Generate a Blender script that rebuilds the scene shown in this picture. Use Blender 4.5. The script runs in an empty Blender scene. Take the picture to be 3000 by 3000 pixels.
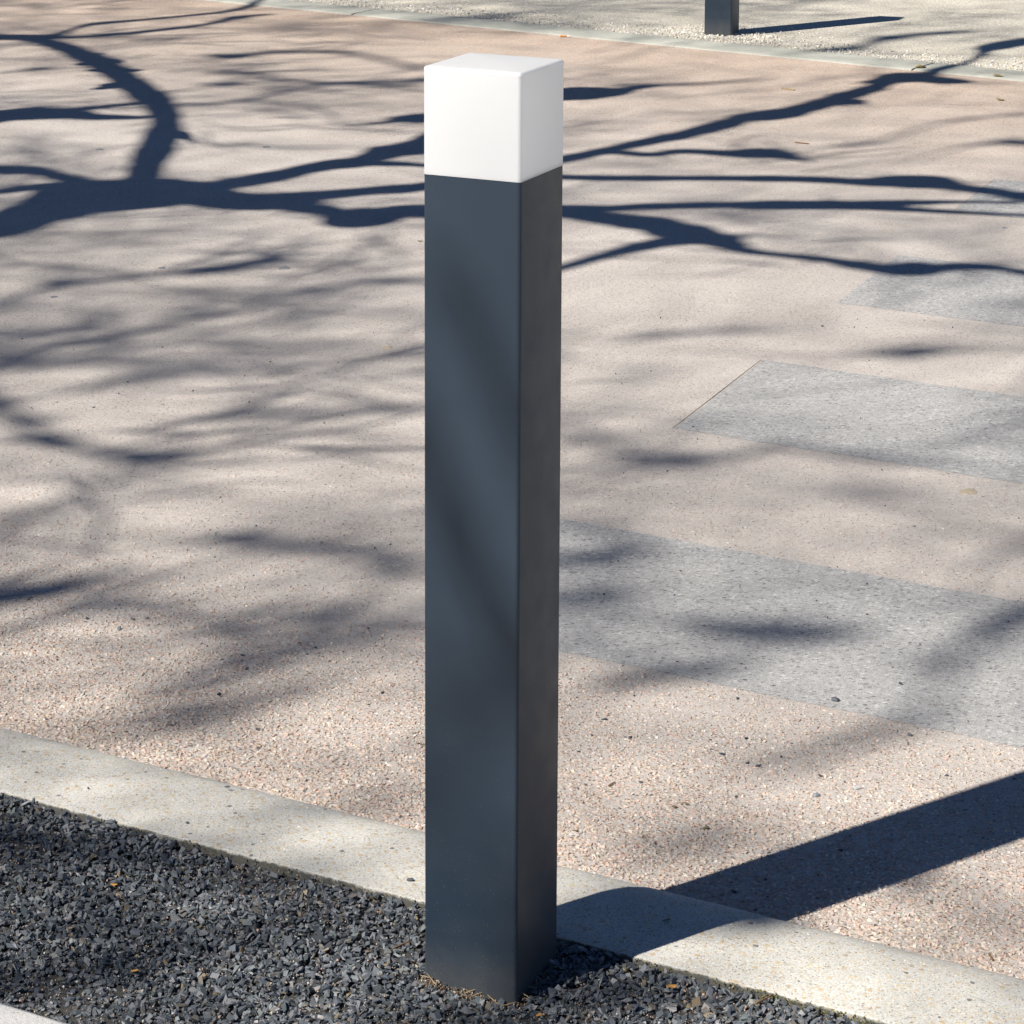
import bpy, bmesh, math, random
import numpy as np
from mathutils import Vector, Matrix

random.seed(7)
rng = np.random.default_rng(11)
R_ = math.radians
SC = bpy.context.scene
COL = SC.collection

# ------------------------------------------------------------------ camera
F_PX, PITCH, ROLL, YAW = 7827.97, 9.97585, 0.27046, 0.13644      # focal length in pixels of a 3000 px frame
PX, PY = 1504.58, 399.26                                        # optical axis: the photograph is the lower part of a taller frame
CAM = np.array([0.01241, -2.50331, 1.30871])
_a, _y, _r = R_(PITCH), R_(YAW), R_(ROLL)
FW = np.array([math.sin(_y) * math.cos(_a), math.cos(_y) * math.cos(_a), -math.sin(_a)])
_R = np.array([math.cos(_y), -math.sin(_y), 0.0]); _U = np.cross(_R, FW)
RT = _R * math.cos(_r) + _U * math.sin(_r)
UP = -_R * math.sin(_r) + _U * math.cos(_r)
cd = bpy.data.cameras.new('camera'); cam = bpy.data.objects.new('camera', cd); COL.objects.link(cam)
cd.sensor_fit = 'HORIZONTAL'; cd.sensor_width = 36.0; cd.lens = 36.0 * F_PX / 3000.0
cd.shift_x = (1500 - PX) / 3000.0; cd.shift_y = (PY - 1500) / 3000.0
cd.clip_start = 0.05; cd.clip_end = 600.0
M = Matrix.Identity(4)
for i in range(3):
    M[i][0] = RT[i]; M[i][1] = UP[i]; M[i][2] = -FW[i]; M[i][3] = CAM[i]
cam.matrix_world = M
SC.camera = cam

# ------------------------------------------------------------------ light
SUN_AZ, SUN_EL = 35.45, 48.6                                     # the shadows fall towards SUN_AZ
SDIR = np.array([-math.cos(R_(SUN_EL)) * math.cos(R_(SUN_AZ)), -math.cos(R_(SUN_EL)) * math.sin(R_(SUN_AZ)), math.sin(R_(SUN_EL))])
w = bpy.data.worlds.new('World'); SC.world = w; w.use_nodes = True
nt = w.node_tree; bg = nt.nodes['Background']
sky = nt.nodes.new('ShaderNodeTexSky'); sky.sky_type = 'NISHITA'; sky.sun_disc = False
sky.sun_elevation = R_(SUN_EL); sky.sun_rotation = math.atan2(SDIR[0], SDIR[1])
sky.altitude = 2500; sky.air_density = 0.75; sky.dust_density = 0.0; sky.ozone_density = 6.0
nt.links.new(sky.outputs[0], bg.inputs[0]); bg.inputs[1].default_value = 0.05
sl = bpy.data.lights.new('sun', 'SUN'); sl.energy = 5.0; sl.angle = R_(0.53); sl.color = (1.0, 0.93, 0.84)
so = bpy.data.objects.new('sun', sl); COL.objects.link(so)
so.rotation_euler = Vector(SDIR).to_track_quat('Z', 'Y').to_euler(); so.location = (-6, -6, 8)
SC.view_settings.view_transform = 'Standard'; SC.view_settings.look = 'None'
SC.view_settings.gamma = 1.0; SC.view_settings.use_curve_mapping = False
SC.view_settings.exposure = 0.53
SC.render.engine = 'CYCLES'

# ------------------------------------------------------------------ helpers
def at(px, py, z=0.0):
    """point of the horizontal plane z seen at pixel (px, py) of the 3000 px photograph"""
    v = FW + RT * (px - PX) / F_PX + UP * (PY - py) / F_PX
    return CAM + v * ((z - CAM[2]) / v[2])

def to_px(P):
    P = np.atleast_2d(P); q = P - CAM; d = q @ FW
    return PX + F_PX * (q @ RT) / d, PY - F_PX * (q @ UP) / d, d

def tag(o, label=None, cat=None, group=None, kind=None):
    if label: o['label'] = label
    if cat: o['category'] = cat
    if group: o['group'] = group
    if kind: o['kind'] = kind
    return o

def link(name, me, mat=None, parent=None):
    o = bpy.data.objects.new(name, me); COL.objects.link(o)
    if mat and not me.materials: me.materials.append(mat)
    if parent: o.parent = parent
    return o

def empty(name, loc=(0, 0, 0), rz=0.0):
    o = bpy.data.objects.new(name, None); COL.objects.link(o)
    o.location = loc; o.rotation_euler = (0, 0, rz); o.empty_display_size = .1
    return o

def np_mesh(name, V, Fa, cols=None, smooth=False):
    """V (n,3), Fa (m,3) triangles or (m,4) quads, cols (n,3) linear colours per vertex"""
    V = np.asarray(V, np.float32); Fa = np.asarray(Fa, np.int32)
    me = bpy.data.meshes.new(name); k = Fa.shape[1]
    me.vertices.add(len(V)); me.vertices.foreach_set('co', V.ravel())
    me.loops.add(Fa.size); me.loops.foreach_set('vertex_index', Fa.ravel())
    me.polygons.add(len(Fa)); me.polygons.foreach_set('loop_start', np.arange(0, Fa.size, k, dtype=np.int32))
    me.polygons.foreach_set('use_smooth', np.full(len(Fa), smooth))
    if cols is not None:
        a = me.color_attributes.new('tint', 'FLOAT_COLOR', 'POINT')
        c = np.ones((len(V), 4), np.float32); c[:, :3] = cols; a.data.foreach_set('color', c.ravel())
    me.update(calc_edges=True); me.validate()
    return me

def catmull(P, n):
    P = np.asarray(P, float); P = np.vstack([2 * P[0] - P[1], P, 2 * P[-1] - P[-2]]); out = []
    for i in range(1, len(P) - 2):
        for t in np.linspace(0, 1, n, endpoint=False):
            a, b, c, d = P[i - 1:i + 3]
            out.append(.5 * (2 * b + (c - a) * t + (2 * a - 5 * b + 4 * c - d) * t * t + (3 * b - a - 3 * c + d) * t ** 3))
    out.append(P[-2]); return np.array(out)

def tube(P, rad, sides=8):
    """swept tube -> verts, quads"""
    P = np.asarray(P, float); n = len(P)
    T = np.gradient(P, axis=0); T /= np.linalg.norm(T, axis=1)[:, None] + 1e-12
    u = np.cross(T[0], [0, 0, 1.0]); u = u / (np.linalg.norm(u) + 1e-9) if np.linalg.norm(u) > .05 else np.array([1.0, 0, 0])
    V = []; A = np.linspace(0, 2 * np.pi, sides, endpoint=False)
    for i in range(n):
        u = u - T[i] * (u @ T[i]); u /= np.linalg.norm(u) + 1e-12; v = np.cross(T[i], u)
        V.append(P[i] + rad[i] * (np.cos(A)[:, None] * u + np.sin(A)[:, None] * v))
    V = np.vstack(V); k = np.arange(sides); k2 = (k + 1) % sides
    Fa = np.vstack([np.stack([i * sides + k, i * sides + k2, (i + 1) * sides + k2, (i + 1) * sides + k], 1) for i in range(n - 1)])
    return V, Fa

def join(parts):
    Vs, Fs, o = [], [], 0
    for V, Fa in parts: Vs.append(V); Fs.append(Fa + o); o += len(V)
    return np.vstack(Vs), np.vstack(Fs)

# ------------------------------------------------------------------ materials
class N:
    def __init__(s, name, rough=.8, spec=.3):
        s.m = bpy.data.materials.new(name); s.m.use_nodes = True; s.t = s.m.node_tree
        s.b = s.t.nodes['Principled BSDF']; s.b.inputs['Roughness'].default_value = rough
        s.b.inputs['Specular IOR Level'].default_value = spec
        s.co = s.t.nodes.new('ShaderNodeTexCoord').outputs['Object']
    def n(s, typ, **kw):
        x = s.t.nodes.new(typ)
        for k, v in kw.items():
            if k.startswith('i_'): x.inputs[k[2:].replace('_', ' ')].default_value = v
            else: setattr(x, k, v)
        return x
    def l(s, a, b): s.t.links.new(a, b)
    def noise(s, scale, detail=3, rough=.5, vec=None, out='Fac'):
        x = s.n('ShaderNodeTexNoise'); x.inputs['Scale'].default_value = scale
        x.inputs['Detail'].default_value = detail; x.inputs['Roughness'].default_value = rough
        s.l(vec or s.co, x.inputs['Vector']); return x.outputs[out]
    def vor(s, scale, feature='F1', vec=None, rnd=1.0):
        x = s.n('ShaderNodeTexVoronoi'); x.feature = feature; x.inputs['Scale'].default_value = scale
        x.inputs['Randomness'].default_value = rnd; s.l(vec or s.co, x.inputs['Vector']); return x
    def ramp(s, fac, stops, interp='LINEAR'):
        x = s.n('ShaderNodeValToRGB'); e = x.color_ramp; e.interpolation = interp
        while len(e.elements) < len(stops): e.elements.new(.5)
        for el, (p, c) in zip(e.elements, stops):
            el.position = p; el.color = (*c, 1) if len(c) == 3 else c
        s.l(fac, x.inputs[0]); return x.outputs[0]
    def rng(s, fac, a, b, c=0.0, d=1.0):
        x = s.n('ShaderNodeMapRange'); x.inputs[1].default_value = a; x.inputs[2].default_value = b
        x.inputs[3].default_value = c; x.inputs[4].default_value = d; s.l(fac, x.inputs[0]); return x.outputs[0]
    def math(s, op, a, b=None):
        x = s.n('ShaderNodeMath'); x.operation = op
        for i, v in enumerate((a, b)):
            if v is None: continue
            if isinstance(v, (int, float)): x.inputs[i].default_value = v
            else: s.l(v, x.inputs[i])
        return x.outputs[0]
    def mix(s, fac, a, b, blend='MIX'):
        x = s.n('ShaderNodeMix'); x.data_type = 'RGBA'; x.blend_type = blend
        for i, v in ((0, fac), (6, a), (7, b)):
            if isinstance(v, (int, float)): x.inputs[i].default_value = v
            elif isinstance(v, tuple): x.inputs[i].default_value = (*v, 1)
            else: s.l(v, x.inputs[i])
        return x.outputs[2]
    def bump(s, h, dist, strength=1.0, prev=None):
        x = s.n('ShaderNodeBump'); x.inputs['Distance'].default_value = dist; x.inputs['Strength'].default_value = strength
        s.l(h, x.inputs['Height'])
        if prev: s.l(prev, x.inputs['Normal'])
        return x.outputs[0]
    def warp(s, scale, amt):
        nz = s.noise(scale, 2, out='Color'); a = s.n('ShaderNodeVectorMath'); a.operation = 'MULTIPLY_ADD'
        s.l(nz, a.inputs[0]); a.inputs[1].default_value = (amt,) * 3; s.l(s.co, a.inputs[2]); return a.outputs[0]
    def color(s, c): s.l(c, s.b.inputs['Base Color'])
    def normal(s, c): s.l(c, s.b.inputs['Normal'])

KANG = 29.0
E1 = np.array([math.cos(R_(KANG)), -math.sin(R_(KANG))]); E2 = np.array([math.sin(R_(KANG)), math.cos(R_(KANG))])
def K(u, w_, z=0.0): return np.array([*(E1 * u + E2 * w_), z])

def lin(r, g, b):
    return tuple(((c / 255) / 12.92 if c / 255 <= .04045 else ((c / 255 + .055) / 1.055) ** 2.4) for c in (r, g, b))

def kerb_distance(g):
    """distance from the bollard line, measured square to the near kerb"""
    d = g.n('ShaderNodeVectorMath'); d.operation = 'DOT_PRODUCT'; g.l(g.co, d.inputs[0]); d.inputs[1].default_value = (E2[0], E2[1], 0)
    return d.outputs['Value']

def m_pink():
    g = N('pink_exposed_aggregate', .85, .25)
    dist = kerb_distance(g)
    wv = g.warp(220, .0022)
    v = g.vor(190, vec=wv); sx = g.n('ShaderNodeSeparateColor'); g.l(v.outputs['Color'], sx.inputs[0])
    stone = g.ramp(sx.outputs[0], [(0, (.54, .41, .34)), (.25, (.58, .48, .39)), (.45, (.52, .47, .41)), (.62, (.57, .44, .36)), (.75, (.66, .62, .56)),
                                   (.88, (.42, .38, .34)), (.955, (.46, .30, .22)), (.99, (.17, .15, .14))], 'CONSTANT')
    big = g.noise(.9, 4, .6); mid = g.noise(7, 4, .6)
    fine = g.noise(520, 5, .75)
    cem = g.mix(g.rng(fine, .3, .7), (.34, .32, .303), (.67, .625, .585))
    # how worn the skin is: stones stand bare close to both kerbs, cement fills between them in the middle
    near = g.rng(dist, .28, .95, 1, 0); far = g.rng(dist, 3.8, 6.2, 0, 1)
    ex = g.math('ADD', g.math('MULTIPLY', near, .34), g.math('MULTIPLY', far, .22))
    ex = g.math('ADD', ex, g.rng(mid, .3, .7, .10, .32)); ex = g.math('ADD', ex, g.rng(big, .3, .7, -.03, .08))
    thr = g.math('MULTIPLY', ex, 1.1)
    sm = g.math('LESS_THAN', v.outputs['Distance'], thr)
    rnd = g.math('GREATER_THAN', sx.outputs[1], .30)
    sm = g.math('MULTIPLY', sm, rnd)
    c = g.mix(sm, cem, stone)
    # sparse tiny dark pits
    pv = g.vor(105); ps = g.n('ShaderNodeSeparateColor'); g.l(pv.outputs['Color'], ps.inputs[0])
    pit = g.math('MULTIPLY', g.math('LESS_THAN', pv.outputs['Distance'], .17), g.math('GREATER_THAN', ps.outputs[0], .62))
    c = g.mix(g.math('MULTIPLY', pit, .8), c, (.10, .085, .07))
    sv = g.vor(330, vec=wv); ss = g.n('ShaderNodeSeparateColor'); g.l(sv.outputs['Color'], ss.inputs[0])      # sand grains and pinholes
    grain = g.ramp(ss.outputs[0], [(0, (.20, .18, .16)), (.10, (.38, .35, .31)), (.3, (.50, .46, .41)), (.6, (.58, .51, .43)), (.82, (.70, .67, .62)), (.95, (.50, .36, .28))], 'CONSTANT')
    gm = g.math('MULTIPLY', g.math('LESS_THAN', sv.outputs['Distance'], .42), g.math('GREATER_THAN', ss.outputs[1], .35)); c = g.mix(g.math('MULTIPLY', gm, .6), c, grain)
    tint = g.mix(far, (1, 1, 1), (1.06, .95, .85)); c = g.mix(1.0, c, tint, 'MULTIPLY')
    st = g.math('MULTIPLY', g.rng(g.noise(2.3, 5, .65), .35, .7, .92, 1.07), g.rng(g.noise(120, 5, .9), .3, .7, .78, 1.20)); cb = g.n('ShaderNodeCombineColor')
    for i in range(3): g.l(st, cb.inputs[i])
    c = g.mix(1.0, c, cb.outputs[0], 'MULTIPLY')
    g.color(c)
    h = g.rng(v.outputs['Distance'], 0, .6, 1, 0); h = g.math('MULTIPLY', h, sm); h = g.math('ADD', h, g.math('MULTIPLY', fine, .35))
    h = g.math('SUBTRACT', h, g.math('MULTIPLY', pit, .9)); h = g.math('ADD', h, g.math('MULTIPLY', gm, .3))
    g.normal(g.bump(h, .0022, 1.0)); return g.m

def m_attr(name, rough=.8, spec=.3, bumpd=.0004, scale=1200, mottling=.25):
    g = N(name, rough, spec)
    a = g.n('ShaderNodeAttribute'); a.attribute_name = 'tint'
    f = g.noise(scale, 3, .6); k = g.rng(f, .3, .7, 1 - mottling, 1 + mottling)
    cb = g.n('ShaderNodeCombineColor')
    for i in range(3): g.l(k, cb.inputs[i])
    g.color(g.mix(1.0, a.outputs['Color'], cb.outputs[0], 'MULTIPLY')); g.normal(g.bump(f, bumpd, .8)); return g.m

def m_kerb(name='pale_exposed_concrete', base=((.41, .41, .375), (.73, .725, .685)), peb=1.0, spec_dark=.12):
    g = N(name, .85, .25)
    wv = g.warp(160, .004)
    fine = g.noise(430, 5, .8); c = g.mix(g.rng(fine, .34, .62), base[0], base[1])
    v = g.vor(260, vec=wv); s = g.n('ShaderNodeSeparateColor'); g.l(v.outputs['Color'], s.inputs[0])
    pc = g.ramp(s.outputs[0], [(0, (.60, .47, .27)), (.3, (.66, .56, .38)), (.55, (.70, .66, .55)), (.8, (.48, .40, .30)), (.93, (.35, .33, .31))], 'CONSTANT')
    pm = g.math('MULTIPLY', g.math('LESS_THAN', v.outputs['Distance'], .40), g.math('GREATER_THAN', s.outputs[1], .50))
    c = g.mix(g.math('MULTIPLY', pm, .75 * peb), c, pc)
    v2 = g.vor(110, vec=wv); s2 = g.n('ShaderNodeSeparateColor'); g.l(v2.outputs['Color'], s2.inputs[0])
    pc2 = g.ramp(s2.outputs[0], [(0, (.56, .43, .25)), (.35, (.62, .52, .36)), (.7, (.45, .36, .26)), (.88, (.16, .16, .17))], 'CONSTANT')
    pm2 = g.math('MULTIPLY', g.math('LESS_THAN', v2.outputs['Distance'], .30), g.math('GREATER_THAN', s2.outputs[1], .72))
    c = g.mix(g.math('MULTIPLY', pm2, .85 * peb), c, pc2)
    v3 = g.vor(420); s3 = g.n('ShaderNodeSeparateColor'); g.l(v3.outputs['Color'], s3.inputs[0])
    pm3 = g.math('MULTIPLY', g.math('LESS_THAN', v3.outputs['Distance'], .35), g.math('GREATER_THAN', s3.outputs[1], 1 - spec_dark))
    c = g.mix(g.math('MULTIPLY', pm3, .8), c, (.16, .15, .14))
    st = g.rng(g.noise(9, 5, .65), .3, .7, .86, 1.08); cb = g.n('ShaderNodeCombineColor')
    for i in range(3): g.l(st, cb.inputs[i])
    c = g.mix(1.0, c, cb.outputs[0], 'MULTIPLY'); g.color(c)
    if name == 'pale_exposed_concrete':      # damp dirt on the low upright face against the gravel
        kd = kerb_distance(g); dm = g.rng(g.math('ADD', kd, g.math('MULTIPLY', g.noise(70, 4, .7), .006)), .0893, .0913, 1, 0)
        c = g.mix(g.math('MULTIPLY', dm, .9), c, g.mix(g.noise(60, 3), (.03, .032, .03), (.075, .075, .058))); g.color(c)
    h = g.math('ADD', g.math('MULTIPLY', fine, .6), g.math('MULTIPLY', g.math('ADD', pm, pm2), .35)); h = g.math('SUBTRACT', h, pm3)
    g.normal(g.bump(h, .0016, 1.0)); return g.m

def m_stripe():
    g = N('grey_stone_concrete', .8, .3)
    wv0 = g.warp(90, .006)
    mp = g.n('ShaderNodeMapping'); g.l(wv0, mp.inputs[0]); mp.inputs['Rotation'].default_value = (0, 0, R_(10)); mp.inputs['Scale'].default_value = (.55, 1, 1)
    fine = g.noise(500, 4, .7)
    c = g.mix(g.rng(fine, .3, .7), (.24, .245, .25), (.56, .56, .55))
    v = g.vor(230, vec=mp.outputs[0]); s = g.n('ShaderNodeSeparateColor'); g.l(v.outputs['Color'], s.inputs[0])
    pm = g.math('MULTIPLY', g.math('LESS_THAN', v.outputs['Distance'], .38), g.math('GREATER_THAN', s.outputs[1], .45))
    pc = g.ramp(s.outputs[0], [(0, (.18, .185, .195)), (.4, (.29, .295, .31)), (.6, (.58, .58, .56)), (.85, (.28, .26, .22))], 'CONSTANT')
    c = g.mix(g.math('MULTIPLY', pm, .8), c, pc)
    v2 = g.vor(95, vec=mp.outputs[0]); s2 = g.n('ShaderNodeSeparateColor'); g.l(v2.outputs['Color'], s2.inputs[0])
    pm2 = g.math('MULTIPLY', g.math('LESS_THAN', v2.outputs['Distance'], g.rng(s2.outputs[2], 0, 1, .08, .31)), g.math('GREATER_THAN', s2.outputs[1], .52))
    pc2 = g.ramp(s2.outputs[0], [(0, (.085, .092, .105)), (.5, (.14, .145, .15)), (.8, (.19, .17, .14))], 'CONSTANT')
    c = g.mix(g.math('MULTIPLY', pm2, .9), c, pc2)
    # pale cement smears left between the stones
    v3 = g.vor(120, vec=mp.outputs[0]); s3 = g.n('ShaderNodeSeparateColor'); g.l(v3.outputs['Color'], s3.inputs[0])
    sm = g.math('MULTIPLY', g.math('GREATER_THAN', s3.outputs[2], .55), g.math('LESS_THAN', v3.outputs['Distance'], .33))
    sm = g.math('MULTIPLY', sm, g.rng(g.noise(2.2, 4, .6), .44, .62, .1, 1))
    c = g.mix(g.math('MULTIPLY', sm, .7), c, (.62, .62, .60))
    st = g.math('MULTIPLY', g.rng(g.noise(3, 5, .65), .3, .7, .92, 1.08), g.rng(g.noise(75, 6, .95), .32, .68, .62, 1.34)); cb = g.n('ShaderNodeCombineColor')
    for i in range(3): g.l(st, cb.inputs[i])
    c = g.mix(1.0, c, cb.outputs[0], 'MULTIPLY'); g.color(c)
    h = g.math('ADD', g.math('MULTIPLY', fine, .6), g.math('MULTIPLY', pm2, .5)); g.normal(g.bump(h, .0022, 1.0)); return g.m

def m_white_gravel():
    g = N('bonded_white_gravel', .85, .2)
    wv = g.warp(100, .004); v = g.vor(115, vec=wv); s = g.n('ShaderNodeSeparateColor'); g.l(v.outputs['Color'], s.inputs[0])
    c = g.ramp(s.outputs[0], [(0, (.66, .64, .56)), (.3, (.58, .56, .49)), (.5, (.74, .72, .66)), (.72, (.56, .50, .38)), (.9, (.36, .35, .33))], 'CONSTANT')
    c = g.mix(g.rng(v.outputs['Distance'], .38, .6), c, (.42, .40, .35))
    g.color(g.mix(g.rng(g.noise(1.5, 4), .35, .65, 0, .4), c, (.66, .62, .51)))
    g.normal(g.bump(g.rng(v.outputs['Distance'], 0, .6, 1, 0), .003, .8)); return g.m

def m_post():
    g = N('anthracite_powder_coat', .42, .5)
    f = g.noise(2600, 2, .7); dust = g.vor(260); s = g.n('ShaderNodeSeparateColor'); g.l(dust.outputs['Color'], s.inputs[0])
    dm = g.math('MULTIPLY', g.math('LESS_THAN', dust.outputs['Distance'], .12), g.math('GREATER_THAN', s.outputs[0], .6))
    z = g.n('ShaderNodeSeparateXYZ'); g.l(g.co, z.inputs[0])
    low = g.rng(z.outputs[2], .0, .38, 1, .12)
    c = g.mix(g.rng(f, .35, .65), (.015, .029, .047), (.020, .036, .056))
    film = g.rng(g.noise(6, 5, .6), .4, .75, 0, .22); c = g.mix(g.math('MULTIPLY', film, low), c, (.15, .15, .15))
    splash = g.rng(z.outputs[2], .018, .07, .35, 0); c = g.mix(g.math('MULTIPLY', splash, g.noise(60, 4, .7)), c, (.22, .20, .17))
    c = g.mix(g.math('MULTIPLY', g.math('MULTIPLY', dm, low), .35), c, (.30, .28, .26))
    g.color(c); g.l(g.rng(g.noise(35, 4, .6), .3, .7, .40, .50), g.b.inputs['Roughness']); g.b.inputs['IOR'].default_value = 1.42
    g.normal(g.bump(g.noise(1500, 2), .00012, .5)); return g.m

def m_cap():
    g = N('opal_white_plastic', .32, .5)
    c = g.mix(g.rng(g.noise(5, 5, .6), .35, .75), (.79, .80, .80), (.755, .765, .765))
    dust = g.vor(300); s = g.n('ShaderNodeSeparateColor'); g.l(dust.outputs['Color'], s.inputs[0])
    dm = g.math('MULTIPLY', g.math('LESS_THAN', dust.outputs['Distance'], .12), g.math('GREATER_THAN', s.outputs[0], .75))
    g.color(g.mix(g.math('MULTIPLY', dm, .4), c, (.5, .47, .42))); g.normal(g.bump(g.noise(40, 3), .0004, .3))
    tr = g.n('ShaderNodeBsdfTranslucent'); tr.inputs[0].default_value = (.95, .955, .955, 1); mx = g.n('ShaderNodeMixShader'); mx.inputs[0].default_value = .44
    g.l(g.b.outputs[0], mx.inputs[1]); g.l(tr.outputs[0], mx.inputs[2]); g.l(mx.outputs[0], g.t.nodes['Material Output'].inputs[0]); return g.m

def m_flat(name, c1, c2, scale=60, rough=.8, bumpd=.002):
    g = N(name, rough, .3); f = g.noise(scale, 5, .65); g.color(g.mix(g.rng(f, .3, .7), c1, c2)); g.normal(g.bump(f, bumpd, .7)); return g.m

PINK, KERB, STRIPE, WGRAV, POST, CAP = m_pink(), m_kerb(), m_stripe(), m_white_gravel(), m_post(), m_cap()
FKERB = m_kerb('smooth_far_kerb', ((.36, .375, .335), (.50, .51, .46)), .25, .05)
REFL = m_flat('added_reflector_white', (.92, .92, .92), (.94, .94, .94), 40, .4, .0001)
SLAB = m_kerb('smooth_pale_slab', ((.60, .60, .59), (.72, .72, .71)), .12, .06)
BED = m_flat('dark_grit', (.03, .032, .035), (.10, .095, .085), 420, .95, .004)
BARK = m_flat('plane_bark', (.20, .17, .12), (.34, .31, .24), 14, .9, .006)
EARTH = m_flat('trodden_earth', (.16, .13, .09), (.26, .22, .16), 5, .95, .01)
CHIP = m_attr('slate_chip', .5, .5, .00012, 900, .16)
PEB = m_attr('pebble', .8, .25, .0002, 1500, .14)

# ------------------------------------------------------------------ setting
def strip(name, pts_lo, pts_hi, z, mat, parent=None):
    n = len(pts_lo); V = [(*p[:2], z) for p in pts_lo] + [(*p[:2], z) for p in pts_hi]
    Fa = [(i, i + 1, n + i + 1, n + i) for i in range(n - 1)]
    return link(name, np_mesh(name, V, Fa), mat, parent)

tag(strip('ground', [(-250, -250), (250, -250)], [(-250, 250), (250, 250)], -.06, EARTH), kind='structure')

# far kerb: slightly bent line, its two edges taken on the ground
lo = [at(626, 0), at(1056, 50), at(1300, 71), at(1900, 134), at(3000, 236)]
hi = [at(747, 0), at(1077, 30), at(1400, 59), at(1900, 105), at(3000, 202)]
def line_fit(P):
    P = np.array(P)[:, :2]; k = np.polyfit(P[:, 0], P[:, 1], 1); return k
kl = np.polyfit(np.array(lo)[:, 0], np.array(lo)[:, 1], 1); kh = kl.copy()
mid_gap = np.mean([h[1] - np.polyval(kl, h[0]) for h in hi])
FD = np.array([1, kl[0]]) / math.hypot(1, kl[0]); FN = np.array([-FD[1], FD[0]])
fw_ = mid_gap * FN[1]; F0 = np.array([0, kl[1]])
def FK(u, w_, z=0.0): return np.array([*(F0 + FD * u + FN * w_), z])

pav_n = [K(-60, .266), K(-20, .266), K(0, .266), K(20, .266), K(60, .266)]
pav_f = [FK(-60, .01), FK(-20, .01), FK(0, .01), FK(20, .01), FK(60, .01)]
tag(strip('pink_paving', pav_n, pav_f, 0, PINK), kind='structure')
tag(strip('white_gravel_ground', [FK(-60, fw_ - .01), FK(60, fw_ - .01)], [FK(-60, 60), FK(60, 60)], .002, WGRAV), kind='structure')

def profile_kerb(name, frame, prof, u0, u1, step, mat, jit=.0006, parent=None, caps=True):
    us = np.arange(u0, u1 + 1e-6, step) if (u1 - u0) / step > 1 else np.array([u0, u1]); us[-1] = u1
    n = len(prof); V = []
    ph = rng.uniform(0, 6, (n, 4))
    for u in us:
        for j, (pw, pz) in enumerate(prof):
            e = jit * (math.sin(u * 23 + ph[j, 0]) + .7 * math.sin(u * 61 + ph[j, 1]) + .5 * math.sin(u * 151 + ph[j, 2])) if 0 < j < n - 1 else 0
            V.append(frame(u, pw + e, pz + e * .3))
    Fa = [(i * n + j, (i + 1) * n + j, (i + 1) * n + j + 1, i * n + j + 1) for i in range(len(us) - 1) for j in range(n - 1)]
    me = np_mesh(name, V, Fa, smooth=True)
    return link(name, me, mat, parent)

kprof = [(.0858, -.05), (.0858, .0178), (.0872, .0205), (.0905, .0213), (.13, .0216), (.175, .0216), (.200, .0211), (.217, .0197), (.233, .0170), (.247, .0130), (.259, .0082), (.268, .0035), (.2755, -.0015), (.286, -.02)]
nk = empty('near_kerb'); tag(nk, kind='structure')
for a, b in ((-6.0, -2.0), (-1.996, 2.0), (2.004, 6.0)):
    profile_kerb('kerb_stone', K, kprof, a, b, .01 if a == -1.996 else .1, KERB, .0005, nk)
nk2 = strip('kerb_run', [K(6.004, .09), K(60, .09)], [K(6.004, .275), K(60, .275)], .02, KERB, nk)
nk3 = strip('kerb_run', [K(-60, .09), K(-6.004, .09)], [K(-60, .275), K(-6.004, .275)], .02, KERB, nk)

fk = empty('far_kerb'); tag(fk, kind='structure')
fprof = [(0, -.03), (0, .001), (.012, .004), (.03, .0055), (fw_ - .02, .0065), (fw_ - .006, .0055), (fw_, .002), (fw_, -.03)]
j1 = (at(1056, 40)[:2] - F0) @ FD; j2 = (at(2735, 190)[:2] - F0) @ FD; L_ = j2 - j1
cuts = [j1 + k * L_ for k in range(-7, 9)]
for k in range(len(cuts) - 1):
    profile_kerb('kerb_stone', FK, fprof, cuts[k] + .004, cuts[k + 1] - .004, .05, FKERB, .0012, fk)

sprof = [(-.45, -.05), (-.45, .019), (-.447, .022), (-.307, .022), (-.3015, .0205), (-.299, .016), (-.299, -.05)]
ps = empty('pale_slab_edging'); tag(ps, kind='structure')
for a, b in ((-3.0, -.998), (-.995, 1.0), (1.005, 3.0)):
    profile_kerb('kerb_stone', K, sprof, a, b, .02, SLAB, .0003, ps)
tag(strip('pale_paving', [K(-60, -60), K(60, -60)], [K(-60, -.454), K(60, -.454)], .016, SLAB), kind='structure')
tag(strip('gravel_bed', [K(-60, -.301), K(60, -.301)], [K(-60, .0868), K(60, .0868)], .010, BED), kind='structure')

# zebra stripes of grey stone concrete let into the pink paving
A295 = R_(29.6); q1 = np.array([math.cos(A295), -math.sin(A295)]); q2 = np.array([math.sin(A295), math.cos(A295)])
stripes = [(.848, 1.349), (1.890, 2.397), (2.905, 3.405), (3.943, 4.395), (5.0, 5.45)]
lab = ['nearest and widest in view of the grey crossing stripes, starting behind the bollard', 'second grey crossing stripe beyond the bollard, pale smears across it',
       'third grey crossing stripe beyond the bollard, a branch shadow over its far edge', 'farthest grey crossing stripe, only its corner showing at the right edge', 'grey crossing stripe outside the view']
cross = empty('crossing_stripes'); tag(cross, kind='structure')
def end_u(w_): return -.722 - (w_ - 1.896) * .1185
SRECT = []
for i, (a, b) in enumerate(stripes[:4]):
    ua, ub = end_u(a), end_u(b); n = 60
    for s_ in (0,):
        lo_ = [q1 * u + q2 * (a + .0016 * math.sin(u * 17 + i) + .001 * math.sin(u * 47)) for u in np.linspace(ua, 4, n)]
        hi_ = [q1 * u + q2 * (b + .0016 * math.sin(u * 19 + 2 * i) + .001 * math.sin(u * 53)) for u in np.linspace(ub, 4, n)]
    strip('stripe', lo_, hi_, .0004, STRIPE, cross)
    SRECT.append((a, b))
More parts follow.
